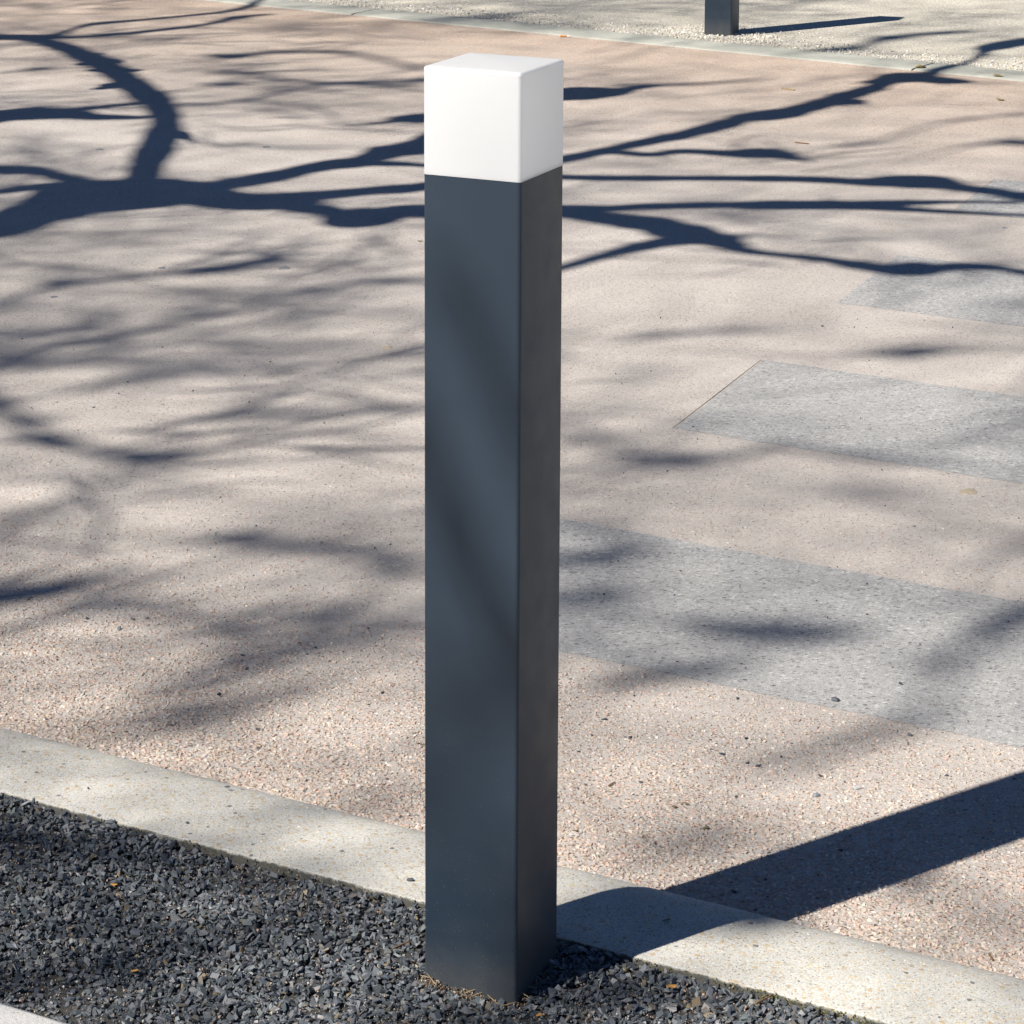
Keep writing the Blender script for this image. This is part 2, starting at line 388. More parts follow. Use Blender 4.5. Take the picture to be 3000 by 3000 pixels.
# dark saw joints along the stripe ends
JNT = m_flat('joint_dirt', (.07, .06, .05), (.16, .14, .11), 300, .95, .001)
for i, (a, b) in enumerate(stripes[:4]):
    if i != 1 and i != 3: continue
    A_, B_ = q1 * (end_u(a) - .004) + q2 * a, q1 * (end_u(b) - .004) + q2 * b
    wd = [0, .0016, .0, .0014][i]
    strip('joint', [A_, A_ * .5 + B_ * .5, B_], [A_ + q1 * wd * .6, A_ * .5 + B_ * .5 + q1 * wd * .8, B_ + q1 * wd * .6], .0008, JNT, cross)

# ------------------------------------------------------------------ bollards
def rounded_column(name, h0, h1, half, rad, mat, parent, seg=5, top_bevel=0.0, dome=0.0, ends=True):
    ang = []
    rings = []
    def ring(hf, rd, z):
        P = []
        for cx, cy, a0 in ((1, 1, 0), (-1, 1, 90), (-1, -1, 180), (1, -1, 270)):
            for k in range(seg + 1):
                a = R_(a0 + 90 * k / seg); P.append((cx * (hf - rd) + rd * math.cos(a), cy * (hf - rd) + rd * math.sin(a), z))
        return P
    rings.append(ring(half, rad, h0)); rings.append(ring(half, rad, h1 - top_bevel))
    if top_bevel:
        for k in range(1, 5):
            a = R_(90 * k / 4); s = top_bevel * (1 - math.cos(a)); rings.append(ring(half - s, max(rad - s, .0004), h1 - top_bevel + top_bevel * math.sin(a)))
    if dome:
        for f, zf in ((.93, .02), (.8, .25), (.55, .6), (.28, .88), (.05, 1.0)):
            rings.append(ring(half * f, rad * f * .8, h1 + dome * zf))
    n = len(rings[0]); V = [p for r in rings for p in r]
    bm = bmesh.new(); vs = [bm.verts.new(p) for p in V]
    for i in range(len(rings) - 1):
        for j in range(n): bm.faces.new((vs[i * n + j], vs[i * n + (j + 1) % n], vs[(i + 1) * n + (j + 1) % n], vs[(i + 1) * n + j]))
    if ends: bm.faces.new(vs[-n:]); bm.faces.new(list(reversed(vs[:n])))
    me = bpy.data.meshes.new(name); bm.to_mesh(me); bm.free()
    for p in me.polygons: p.use_smooth = len(p.vertices) == 4 and True
    me.set_sharp_from_angle(angle=R_(50)) if not dome else me.set_sharp_from_angle(angle=R_(60))
    return link(name, me, mat, parent)

TOP, CAPH, PSI = .9404, .1047, 24.68
def bollard(loc, psi, label, group):
    b = empty('bollard', loc, -R_(psi)); tag(b, label, 'bollard', group)
    rounded_column('post', -.10, TOP - CAPH, .0506, .0042, POST, b)
    rounded_column('inner_collar', TOP - CAPH - .006, TOP - CAPH + .001, .0484, .004, POST, b)
    c = rounded_column('light_cap', TOP - CAPH + .0006, TOP - .0050, .0507, .0040, CAP, b, ends=False)
    rounded_column('added_reflector', TOP - CAPH + .0012, TOP - CAPH + .0030, .0485, .004, REFL, c)  # unseen white plate, added inside to brighten the cap over the dark post
    rounded_column('lid', TOP - .0049, TOP - .0010, .0509, .0042, CAP, c, top_bevel=.0030, dome=.0012)
    return b
GRP = 'square grey light bollards with white caps'
bollard((0, 0, 0), PSI, 'tall square anthracite bollard with white cap standing in dark gravel, in the foreground', GRP)
bollard((.7851, 7.0681, 0), 21.6, 'distant square anthracite bollard on the white gravel, cut off by the top edge', GRP)

# ------------------------------------------------------------------ stones
def slab_protos(n, seed):
    r = random.Random(seed); out = []
    while len(out) < n:
        bm = bmesh.new(); el = r.uniform(.42, .9); fl = r.uniform(.22, .5); sh = r.uniform(-.6, .6)
        for sx in (-1, 1):
            for sy in (-1, 1):
                for sz in (-1, 1):
                    x, y, z = sx * r.uniform(.3, 1.25), sy * el * r.uniform(.25, 1.2), sz * fl * r.uniform(.6, 1.05); bm.verts.new((x + sh * y, y, z))
        for _ in range(2): bm.verts.new((r.uniform(-1.15, 1.15), r.uniform(-.6, .6) * el, r.uniform(-.8, .8) * fl))
        bmesh.ops.convex_hull(bm, input=bm.verts)
        bmesh.ops.delete(bm, geom=[v for v in bm.verts if not v.link_faces], context='VERTS')
        bmesh.ops.triangulate(bm, faces=bm.faces); bmesh.ops.recalc_face_normals(bm, faces=bm.faces); bm.verts.index_update()
        out.append((np.array([v.co[:] for v in bm.verts]), np.array([[v.index for v in f.verts] for f in bm.faces]))); bm.free()
    return out

def hull_protos(n, npts, flat, seed):
    """angular chips: convex hulls of a few random points, as (V, F) arrays"""
    r = random.Random(seed); out = []
    while len(out) < n:
        bm = bmesh.new(); el = r.uniform(.6, 1.0); fl = r.uniform(*flat)
        for _ in range(npts):
            v = Vector((r.gauss(0, 1), r.gauss(0, 1), r.gauss(0, 1))).normalized() * r.uniform(.8, 1.1)
            bm.verts.new((v.x, v.y * el, v.z * fl))
        bmesh.ops.convex_hull(bm, input=bm.verts)
        bmesh.ops.delete(bm, geom=[v for v in bm.verts if not v.link_faces], context='VERTS')
        bmesh.ops.triangulate(bm, faces=bm.faces)
        bmesh.ops.recalc_face_normals(bm, faces=bm.faces)
        bm.verts.index_update()
        out.append((np.array([v.co[:] for v in bm.verts]), np.array([[v.index for v in f.verts] for f in bm.faces]))); bm.free()
    return out

def scatter_mesh(name, protos, pos, size, rot, cols, zs=None, smooth=False):
    """pos (n,3), size (n,), rot (n,3) euler; one joined mesh"""
    n = len(pos); which = rng.integers(0, len(protos), n); Vs, Fs, Cs, off = [], [], [], 0
    cx, cy, cz = np.cos(rot).T; sx, sy, sz = np.sin(rot).T
    Rm = np.empty((n, 3, 3))
    Rm[:, 0, 0] = cz * cy; Rm[:, 0, 1] = cz * sy * sx - sz * cx; Rm[:, 0, 2] = cz * sy * cx + sz * sx
    Rm[:, 1, 0] = sz * cy; Rm[:, 1, 1] = sz * sy * sx + cz * cx; Rm[:, 1, 2] = sz * sy * cx - cz * sx
    Rm[:, 2, 0] = -sy; Rm[:, 2, 1] = cy * sx; Rm[:, 2, 2] = cy * cx
    for k, (V, Fa) in enumerate(protos):
        idx = np.where(which == k)[0]
        if not len(idx): continue
        W = np.einsum('nij,vj->nvi', Rm[idx], V) * size[idx][:, None, None] + pos[idx][:, None, :]
        Vs.append(W.reshape(-1, 3)); m = len(V)
        Fs.append((Fa[None] + (np.arange(len(idx)) * m)[:, None, None]).reshape(-1, 3) + off); off += len(idx) * m
        Cs.append(np.repeat(cols[idx], m, axis=0))
    return np_mesh(name, np.vstack(Vs), np.vstack(Fs), np.vstack(Cs), smooth)

def pick(n, table):
    c = np.array([t[0] for t in table], float); p = np.array([t[1] for t in table], float); p /= p.sum()
    k = rng.choice(len(c), n, p=p); return c[k] * rng.uniform(.8, 1.22, (n, 1)) * rng.uniform(.96, 1.04, (n, 3))

def in_frame(P, m=120):
    x, y, d = to_px(P); return (x > -m) & (x < 3000 + m) & (y > -m) & (y < 3000 + m)

CH = slab_protos(48, 3); RP = hull_protos(16, 12, (.5, .8), 5)
ux = lambda u, w_: (u[:, None] * E1 + w_[:, None] * E2)
def gravel():
    # three layers of slate chips in the bed between slab and kerb
    P, S_, C_ = [], [], []
    for lay, (z0, n, s0, s1) in enumerate(((.0075, 15000, .0034, .0064), (.0112, 22000, .0024, .0052), (.0148, 22000, .0019, .0052))):
        u = rng.uniform(-1.15, .95, n); w_ = rng.uniform(-.297, .0843, n); xy = ux(u, w_)
        hump = .0022 * np.sin(u * 9 + 1) * np.sin(w_ * 17) + .0016 * np.sin(u * 23) + .0012 * np.sin(w_ * 41 + u * 13)
        z = z0 + hump + rng.normal(0, .0012, n)
        # slightly scooped in front of the near corner, heaped at the left corner of the post
        z += .0045 * np.exp(-((xy[:, 0] + .085) ** 2 + (xy[:, 1] + .03) ** 2) / .0022) - .0015 * np.exp(-((xy[:, 0] - .03) ** 2 + (xy[:, 1] + .085) ** 2) / .0012)
        z += .0012 * np.clip((w_ - .053) / .03, 0, 1)
        s = rng.uniform(s0, s1, n) * rng.choice([1, 1, .85, 1.12, .7], n)
        s = np.minimum(s, .9 * np.minimum(.0862 - w_, w_ + .300) + .0012)
        c_, s_ = math.cos(-R_(PSI)), math.sin(-R_(PSI)); lx = xy[:, 0] * c_ + xy[:, 1] * s_; ly = -xy[:, 0] * s_ + xy[:, 1] * c_
        ok = (np.maximum(abs(lx), abs(ly)) > .0495 + s * .7)
        pos = np.column_stack([xy, z])[ok]; P.append(pos); S_.append(s[ok]); C_.append(pick(ok.sum(), [
            ((.092, .107, .124), 36), ((.13, .146, .163), 27), ((.058, .068, .080), 22), ((.185, .197, .207), 8), ((.125, .118, .105), 7), ((.27, .27, .265), 1.0), ((.20, .16, .10), 1.6)]))
    P, S_, C_ = np.vstack(P), np.concatenate(S_), np.vstack(C_); n = len(P)
    rot = np.column_stack([rng.normal(0, .62, n), rng.normal(0, .62, n), rng.uniform(0, 6.28, n)])
    o = link('slate_gravel', scatter_mesh('slate_gravel', CH, P, S_, rot, C_), CHIP)
    tag(o, 'dark blue grey crushed slate gravel around the foot of the bollard', 'gravel', kind='stuff')
    # pale grit between the chips
    n = 9000; u = rng.uniform(-1.15, .95, n); w_ = rng.uniform(-.297, .0848, n); s = rng.uniform(.0005, .0013, n) * rng.choice([1, 1, 1.5], n)
    xy = ux(u, w_); z = .0125 + rng.uniform(0, .0065, n)
    ok = ~((abs(xy[:, 0]) < .075) & (abs(xy[:, 1]) < .075)); P = np.column_stack([xy, z])[ok]; n = len(P)
    C_ = pick(n, [((.45, .38, .30), 5), ((.55, .36, .28), 2), ((.62, .60, .56), 1.4), ((.30, .25, .18), 4)])
    o = link('pale_grit', scatter_mesh('pale_grit', RP, P, s[ok], rng.uniform(0, 6, (n, 3)), C_), PEB)
    tag(o, 'tiny pale and pink grit grains strewn between the dark slate chips', 'grit', kind='stuff')
gravel()

def pink_pebbles():
    """stones standing proud of the cement, dense by the kerb and thinning out beyond"""
    n = 260000; u = rng.uniform(-1.6, 1.6, n); w_ = .271 + rng.uniform(0, 1, n) * 1.7; xy = ux(u, w_); P = np.column_stack([xy, np.zeros(n)])
    keep = rng.uniform(0, 1, n) < np.interp(w_, [.27, .5, .9, 1.6, 2.0], [1.0, .80, .34, .12, .04])
    x, y = xy.T; wq = x * q2[0] + y * q2[1]; uq = x * q1[0] + y * q1[1]
    for a, b in SRECT: keep &= ~((wq > a - .004) & (wq < b + .004) & (uq > end_u((a + b) / 2) - .06))
    keep &= in_frame(P, 150); P = P[keep]; w_ = w_[keep]; n = len(P)
    s = rng.uniform(.0020, .0043, n) * np.interp(w_, [.3, 1.3], [1.0, .66])
    P[:, 2] = -s * rng.uniform(.0, .55, n) * np.interp(w_, [.3, .9, 2], [.55, 1, 1.15])
    C_ = pick(n, [((.51, .40, .34), 30), ((.53, .45, .38), 28), ((.48, .445, .40), 28), ((.60, .56, .51), 8), ((.52, .385, .315), 5), ((.38, .31, .26), 2), ((.13, .12, .12), .4)])
    pr = hull_protos(18, 10, (.55, .85), 9)
    rot = np.column_stack([rng.normal(0, .25, n), rng.normal(0, .25, n), rng.uniform(0, 6.28, n)])
    o = link('exposed_pebbles', scatter_mesh('exposed_pebbles', pr, P, s, rot, C_), PEB); print('pebbles', n)
    tag(o, 'small pink, tan and grey stones standing out of the pink paving', 'aggregate', kind='stuff')
pink_pebbles()

def kerb_pebbles():
    n = 5200; u = rng.uniform(-1.1, 1.2, n); w_ = rng.uniform(.093, .25, n); xy = ux(u, w_)
    zt = np.interp(w_, [p[0] for p in kprof[3:]], [p[1] for p in kprof[3:]])
    s = rng.uniform(.0007, .0018, n) * rng.choice([1, 1, 1, 1, 1.7, 2.1], n, p=[.3, .25, .2, .19, .04, .02]); P = np.column_stack([xy, zt - s * .22])
    C_ = pick(n, [((.60, .48, .30), 5), ((.68, .58, .42), 6), ((.72, .70, .62), 6), ((.50, .42, .33), 2), ((.20, .20, .21), .8), ((.35, .34, .32), 1)])
    rot = np.column_stack([rng.normal(0, .2, n), rng.normal(0, .2, n), rng.uniform(0, 6.28, n)])
    o = link('kerb_aggregate', scatter_mesh('kerb_aggregate', hull_protos(10, 14, (.3, .45), 21), P, s, rot, C_), PEB)
    tag(o, 'little sand coloured stones showing in the pale kerb', 'aggregate', kind='stuff')
kerb_pebbles()

# edge of the far white gravel: loose grains along the far kerb and round the far bollard
n = 5200; u = rng.uniform(-5.5, 5, n); w_ = fw_ + abs(rng.normal(0, .12, n)) - .004; P = np.array([FK(a, b, .004) for a, b in zip(u, w_)])
k2 = 900; P2 = np.column_stack([.7851 + rng.normal(0, .1, k2), 7.0681 + rng.normal(0, .1, k2), np.full(k2, .004)])
P = np.vstack([P, P2]); P = P[in_frame(P, 100)]; n = len(P)
o = link('loose_white_gravel', scatter_mesh('loose_white_gravel', RP, P, rng.uniform(.003, .007, n), rng.uniform(0, 6, (n, 3)), pick(n, [((.66, .64, .58), 5), ((.55, .51, .42), 3), ((.45, .44, .42), 2)])), PEB)
tag(o, 'loose white gravel along the inner edge of the far kerb', 'gravel', kind='stuff')

# ------------------------------------------------------------------ single loose stones and litter
def chip_mesh(i, col):
    V, Fa = CH[i % len(CH)]; return np_mesh('loose_stone', V, Fa, np.tile(col, (len(V), 1)))
def loose(x, y, wpx, col, label, z=0.0, group='loose stones lying on the paving', name='loose_stone', cat='stone', i=None):
    g = at(x, y, z); d = (g - CAM) @ FW; s = wpx * .46 * d / F_PX
    o = link(name, chip_mesh(i if i is not None else random.randrange(28), col), CHIP)
    o.location = (g[0], g[1], z + s * .42); o.scale = (s, s, s * .9); o.rotation_euler = (random.uniform(-.2, .2), random.uniform(-.2, .2), random.uniform(0, 6.28))
    return tag(o, label, cat, group)
DK = (.075, .085, .10); BR = (.16, .12, .08); WH = (.60, .60, .60)
loose(2511, 2312, 24, (.45, .46, .48), 'pale rounded pebble on the pink paving, above the bollard shadow at right')
loose(2394, 2333, 22, (.20, .22, .24), 'mid grey stone chip just left of the pale rounded pebble')
loose(2405, 2276, 15, DK, 'small dark chip above the mid grey one, near the pale rounded pebble')
loose(2773, 2273, 14, DK, 'dark chip close above the edge of the bollard shadow at far right')
loose(2190, 2237, 14, DK, 'dark chip on the pink paving, left one of the pair below the nearest grey stripe')
loose(2220, 2245, 14, DK, 'dark chip on the pink paving, right one of the pair below the nearest grey stripe')
loose(2117, 2212, 14, DK, 'dark chip just below the edge of the nearest grey stripe, left of centre')
loose(1977, 2366, 17, BR, 'dark brown chip on the pink paving between stripe and kerb')
loose(1920, 2473, 15, DK, 'black chip on the pink paving just above the dark start of the bollard shadow')
loose(2068, 2430, 22, (.17, .15, .08), 'olive brown flat bit on the pink paving', name='leaf_scrap', cat='debris', group='olive bits on the pink paving')
loose(2012, 2358, 18, (.20, .19, .11), 'olive grey bit beside the dark brown chip', name='leaf_scrap', cat='debris', group='olive bits on the pink paving')
loose(2151, 2616, 22, (.03, .03, .035), 'black chip inside the bollard shadow just beyond the kerb')
loose(1953, 2699, 28, (.05, .055, .065), 'large dark chip on the kerb inside the bollard shadow', z=.022)
loose(2566, 2713, 15, DK, 'dark chip on the pink paving below the bollard shadow')
loose(2381, 2412, 17, (.70, .66, .60), 'white chip on the pink paving close above the bollard shadow', name='loose_stone')
loose(2464, 2493, 15, (.05, .045, .04), 'dark chip in the middle of the bollard shadow')
loose(2971, 2282, 13, DK, 'dark chip in the bollard shadow at the right edge')
loose(2160, 2048, 18, (.05, .05, .05), 'black chip on the pink strip below the nearest grey stripe')
loose(1770, 2110, 16, DK, 'slate chip on the pink paving right of the bollard, halfway down the strip')
loose(1846, 2163, 14, DK, 'small slate chip on the pink paving right of the bollard')
loose(2187, 2165, 14, DK, 'small black chip left above the pair below the nearest stripe')
loose(2665, 2155, 18, DK, 'dark chip on the pink paving right below the nearest grey stripe')
loose(2446, 2051, 24, DK, 'big dark chip on the nearest grey stripe, near its front edge', z=.001)
loose(2637, 2003, 16, DK, 'dark chip on the nearest grey stripe, right of the big one', z=.001)
loose(2402, 2274 + 0, 9, DK, 'tiny dark chip touching the small dark one near the pale pebble')
loose(1695, 2203, 12, DK, 'dark chip on the pink paving close to the right side of the bollard')
loose(256, 1814, 18, (.10, .11, .12), 'slate chip at left, first of four in a row on the pink paving')
loose(388, 1816, 18, (.14, .15, .17), 'slate chip at left, third of four in a row on the pink paving')
loose(349, 1845, 20, (.15, .165, .19), 'bluish slate chip lying below the row of chips at left')
loose(432, 1813, 13, DK, 'slate chip at left, last of four in a row on the pink paving')
loose(643, 2038, 17, (.025, .025, .028), 'black chip alone on the pink paving at left, in a soft shadow')
loose(570, 2124, 14, DK, 'dark chip at left just above the kerb strip of bare stones')
loose(757, 2138, 14, DK, 'small dark chip left of the bollard, near the kerb')
loose(811, 2110, 18, (.38, .36, .33), 'grey pebble left of the bollard, near the kerb')
loose(711, 1921, 14, DK, 'dark chip left of the bollard, upper one of two in a soft shadow')
loose(724, 1961, 15, DK, 'dark chip left of the bollard, lower one of two in a soft shadow')
loose(1120, 2032, 16, (.06, .06, .05), 'dark chip close left of the bollard')
loose(925, 1900, 14, DK, 'slate chip left of the bollard in a soft branch shadow')
loose(1098, 1608, 12, (.06, .04, .03), 'dark brown chip in the soft shadow left of the bollard')
loose(598, 2216, 16, (.55, .58, .62), 'pale bluish pebble near the kerb at left')
loose(1202, 2580, 22, (.10, .11, .12), 'slate chip on the kerb close left of the bollard', z=.022)
loose(275, 1194, 10, DK, 'small black chip far left below the long thin shadow')
loose(2409, 956, 12, (.15, .15, .16), 'grey chip on the pink paving above the second grey stripe')
loose(667, 2307, 13, (.10, .11, .12), 'dark chip on the kerb, right one of a scattered pair at left', z=.022)
loose(258, 2310, 11, DK, 'dark chip on the kerb at left', z=.022)
loose(550, 2411, 13, (.10, .11, .12), 'slate flake on the kerb halfway to the bollard', z=.022)

# tiny grit strewn over the paving
n = 260; px_, py_ = rng.uniform(0, 3000, n), rng.uniform(900, 2600, n); P = np.array([at(a, b, .001) for a, b in zip(px_, py_)])
wk = P[:, :2] @ E2; P = P[wk > .3]; n = len(P)
o = link('stray_grit', scatter_mesh('stray_grit', CH, P, rng.uniform(.0009, .0021, n), rng.uniform(0, 6, (n, 3)), pick(n, [((.08, .08, .09), 5), ((.16, .12, .08), 2), ((.5, .48, .45), 1)])), CHIP)
tag(o, 'specks of dark grit scattered thinly over the paving', 'grit', kind='stuff')

# worn chewing gum spots
GUM = m_flat('old_gum', (.17, .18, .19), (.26, .27, .28), 90, .7, .0006)
def gum(x, y, wpx, label, mat=GUM, group='flattened gum spots on the pink paving', name='gum_spot', cat='gum', z=0):
    g = at(x, y, z); d = (g - CAM) @ FW; s = wpx * .5 * d / F_PX; A = np.linspace(0, 2 * np.pi, 18, endpoint=False)
    r = s * (1 + .12 * np.sin(A * 3 + x) + .08 * np.sin(A * 5 + y)); V = [(0, 0, .0016)]
    V += [(a * math.cos(t) * .7, a * math.sin(t) * .7, .0014) for a, t in zip(r, A)] + [(a * math.cos(t), a * math.sin(t), -.0004) for a, t in zip(r, A)]
    Fa = [(0, 1 + i, 1 + (i + 1) % 18) for i in range(18)]
    for i in range(18): j = (i + 1) % 18; Fa += [(1 + i, 19 + i, 19 + j), (1 + i, 19 + j, 1 + j)]
    o = link(name, np_mesh(name, V, Fa, smooth=True), mat); o.location = (g[0], g[1], z); return tag(o, label, cat, group)
gum(833, 785, 40, 'dark grey oval gum spot left of the bollard, largest of the gum spots')
gum(475, 785, 24, 'faint grey gum spot left of the larger dark one')
gum(158, 870, 24, 'grey gum spot near the left edge of the paving')
gum(292, 438, 26, 'grey gum spot in the sunlit gap left of the big limb shadow')
gum(780, 431, 30, 'dark gum spot between the big limb shadow and the bollard cap')
gum(2943, 668, 18, 'small grey gum spot near the right edge')
STAIN = m_flat('rust_stain', (.34, .28, .19), (.45, .40, .32), 120, .8, .0004)
gum(1136, 1018, 36, 'brownish stain just left of the bollard', STAIN, 'brownish worn spots on the paving', 'worn_spot', 'stain')
gum(2838, 1440, 60, 'brownish worn spot on the pink strip at the right edge', STAIN, 'brownish worn spots on the paving', 'worn_spot', 'stain')

# cigarette end, leaves, twigs
def stick(name, x, y, x2, y2, r, mat, label, cat, z=0.0, lift=.002, group=None, bend=.0):
    a, b = at(x, y, z + lift), at(x2, y2, z + lift); m = (a + b) / 2 + np.array([0, 0, bend])
    P = catmull([a, m, b], 5); V, Fa = tube(P - a, np.full(len(P), r) * np.linspace(1, .75, len(P)), 7)
    n = len(V); V = np.vstack([V, [P[0] - a, P[-1] - a]]); q = np.vstack([Fa, [[(i + 1) % 7, i, n, n] for i in range(7)], [[n - 7 + i, n - 7 + (i + 1) % 7, n + 1, n + 1] for i in range(7)]])
    me = bpy.data.meshes.new(name); me.from_pydata([tuple(v) for v in V], [], [tuple(dict.fromkeys(f)) for f in q.tolist()])
    for p in me.polygons: p.use_smooth = True
    o = link(name, me, mat); o.location = a
    if label: tag(o, label, cat, group)
    return o
CORK = m_flat('cork_paper', (.52, .24, .08), (.62, .33, .13), 600, .8, .0002); PAPER = m_flat('cigarette_paper', (.7, .69, .66), (.8, .79, .76), 400, .8, .0002)
cig = empty('cigarette_end', at(1655, 106, .004)); tag(cig, 'cigarette end with an orange filter lying at the far kerb', 'cigarette end')
for nm, xa, xb, mt in (('filter', 1641, 1662, CORK), ('paper', 1662.2, 1670, PAPER)):
    o = stick(nm, xa, 105.5 if nm == 'filter' else 106, xb, 106 if nm == 'filter' else 106.5, .0038, mt, None, None, lift=.004)
    o.parent = cig; o.location = Vector(o.location) - cig.location
WOOD = m_flat('twig_bark', (.14, .08, .04), (.24, .15, .08), 300, .9, .0004); STRAW = m_flat('dry_straw', (.24, .18, .10), (.40, .31, .19), 300, .9, .0004)
LEAF = m_flat('dead_leaf', (.42, .20, .05), (.58, .33, .10), 260, .8, .0008); OLIVE = m_flat('withered_leaf', (.24, .20, .09), (.36, .29, .14), 200, .8, .0008)
stick('twig', 2213, 2940, 2262, 2915, .0012, WOOD, 'reddish brown twig lying on gravel by the kerb edge, below the bollard shadow', 'twig', z=.0185, group='bits of twig')
stick('twig', 1150, 2779, 1200, 2757, .0009, WOOD, 'reddish twig lying on gravel left of the bollard foot', 'twig', z=.018, group='bits of twig')
stick('twig', 1185, 2990, 1215, 3010, .0008, WOOD, 'thin twig on gravel at the bottom edge', 'twig', z=.018, group='bits of twig')
stick('twig', 2898, 2795, 2908, 2812, .0013, WOOD, 'short brown twig standing against the pink paving at lower right', 'twig', group='bits of twig')
stick('twig', 1783, 2302, 1802, 2290, .0011, WOOD, 'small brown twig on the pink paving right of the bollard', 'twig', group='bits of twig')
stick('twig', 2292, 259, 2328, 264, .0035, STRAW, 'dry stalk on the pink paving beyond the long branch shadow', 'twig', group='bits of twig')
stick('twig', 2330, 417, 2370, 421, .0018, WOOD, 'thin dark stalk on the pink paving between two branch shadows', 'twig', group='bits of twig')
def leaf(x, y, wpx, mat, label, z=0.0, seed=1):
    g = at(x, y, z); d = (g - CAM) @ FW; s = wpx * .5 * d / F_PX; r = random.Random(seed); V, Fa = [], []
    nu, nv = 9, 5; an = r.uniform(-.4, .4)
    for i in range(nu):
        t = i / (nu - 1); wd = s * .62 * math.sin(math.pi * (t * .92 + .04)) ** .7
        for j in range(nv):
            q = j / (nv - 1) * 2 - 1
            V.append(((t * 2 - 1) * s, q * wd * (1 + r.uniform(-.12, .12)), s * (.28 * q * q + .18 * math.sin(t * 4 + seed)) + r.uniform(0, .08) * s + s * .15))
    Fa = [(i * nv + j, (i + 1) * nv + j, (i + 1) * nv + j + 1, i * nv + j + 1) for i in range(nu - 1) for j in range(nv - 1)]
    o = link('dead_leaf', np_mesh('dead_leaf', V, Fa, smooth=True), mat); o.location = (g[0], g[1], z + .001); o.rotation_euler = (0, 0, an)
    mod = o.modifiers.new('thickness', 'SOLIDIFY'); mod.thickness = s * .04
    return tag(o, label, 'leaf', 'dead leaves and scraps')
leaf(1968, 2897, 32, LEAF, 'curled orange leaf scrap on the gravel right of the bollard foot', .018, 2)
leaf(334, 2597, 20, LEAF, 'rusty leaf scrap in the gravel at left', .0175, 3)
leaf(395, 2850, 22, LEAF, 'rusty leaf scrap in the shaded gravel near the pale slab', .0175, 4)
leaf(1580, 2980, 20, LEAF, 'brown leaf scrap on the gravel in front of the bollard foot', .017, 5)
leaf(2697, 202, 32, OLIVE, 'withered leaf at the far kerb where the long branch shadow crosses it', .002, 6)
leaf(2925, 227, 28, OLIVE, 'withered leaf at the far kerb near the right edge', .002, 7)
leaf(2930, 295, 22, OLIVE, 'withered leaf scrap on the pink paving near the right edge', 0, 8)
leaf(1230, 2050 - 1342, 12, OLIVE, 'tiny leaf scrap against the left edge of the bollard', 0, 9)

# soil, straw and grit gathered round the foot of the post
prt = []; n = 420
cs, sn = math.cos(-R_(PSI)), math.sin(-R_(PSI))
def edge_pt(side, t, o_):
    lx, ly = {'f': (-.05 + .1 * t, -.0508 - o_), 'r': (.05 + o_, -.05 + .1 * t), 'l': (-.05 - o_, -.05 + .1 * t), 'b': (-.05 + .1 * t, .05 + o_)}[side]
    return np.array([lx * cs - ly * sn, lx * sn + ly * cs])
P, S_, C_ = [], [], []
for k in range(1100):
    sd = random.choice('fffrlb'); t = random.choice((.04, .12, .42, .5, .62, .8, random.random(), random.random())) + random.gauss(0, .05); o_ = abs(random.gauss(0, .0045)) + .0006
    hb = .0205 if sd != 'f' else .0235 - .009 * t
    q = edge_pt(sd, t, o_); P.append((*q, hb - o_ * .8 + random.uniform(-.006, .0015))); S_.append(random.uniform(.0005, .0016))
C_ = pick(len(P), [((.40, .33, .26), 4), ((.24, .14, .08), 3), ((.14, .11, .085), 6), ((.52, .44, .37), 3), ((.24, .20, .12), 2)])
o = link('foot_debris', scatter_mesh('foot_debris', RP, np.array(P), np.array(S_), rng.uniform(0, 6, (len(P), 3)), C_), PEB)
tag(o, 'brown soil crumbs and grit gathered against the foot of the foreground bollard', 'debris', kind='stuff')
for k in range(9):
    sd = random.choice('fffr'); t = random.random(); q = edge_pt(sd, t, abs(random.gauss(.002, .003))); a = random.uniform(0, 6.28); L = random.uniform(.003, .009)
    hb = .0215 if sd != 'f' else .024 - .009 * t; p = np.array([*q, hb]); d = np.array([math.cos(a) * L, math.sin(a) * L, random.uniform(-.002, .003)])
    prt.append(tube([p - d, p, p + d], [.0005, .0006, .0003], 4))
V, Fa = join(prt); o = link('straw_bits', np_mesh('straw_bits', V, Fa), STRAW); tag(o, 'dry straw and needle bits caught at the foot of the foreground bollard', 'debris', kind='stuff')

# moss along the joint between kerb and gravel
MOSS = m_flat('moss', (.07, .07, .02), (.20, .19, .06), 500, .95, .0006)
DIRT = m_flat('damp_dirt', (.04, .04, .03), (.10, .095, .07), 400, .95, .0008)
P = []; S_ = []; C_ = []
for k in range(3600):
    u = random.uniform(-1.1, .9)
    dens = .18 + .8 * math.exp(-((u - .36) / .13) ** 2) + .25 * math.exp(-((u + .42) / .03) ** 2)
    if random.random() > dens: continue
    P.append(K(u, .0853 + random.uniform(-.004, .002), .0175 + random.uniform(-.004, .0042))); S_.append(random.uniform(.0006, .0016))
    C_.append((.17, .16, .05) if random.random() < .35 + .5 * (dens > .5) else (.07, .068, .05))
C_ = np.array(C_) * rng.uniform(.7, 1.4, (len(C_), 1))
o = link('moss', scatter_mesh('moss', RP, np.array(P), np.array(S_), rng.uniform(0, 6, (len(P), 3)), C_), PEB)
tag(o, 'olive green moss and dirt in the joint between kerb and slate gravel', 'moss', kind='stuff')

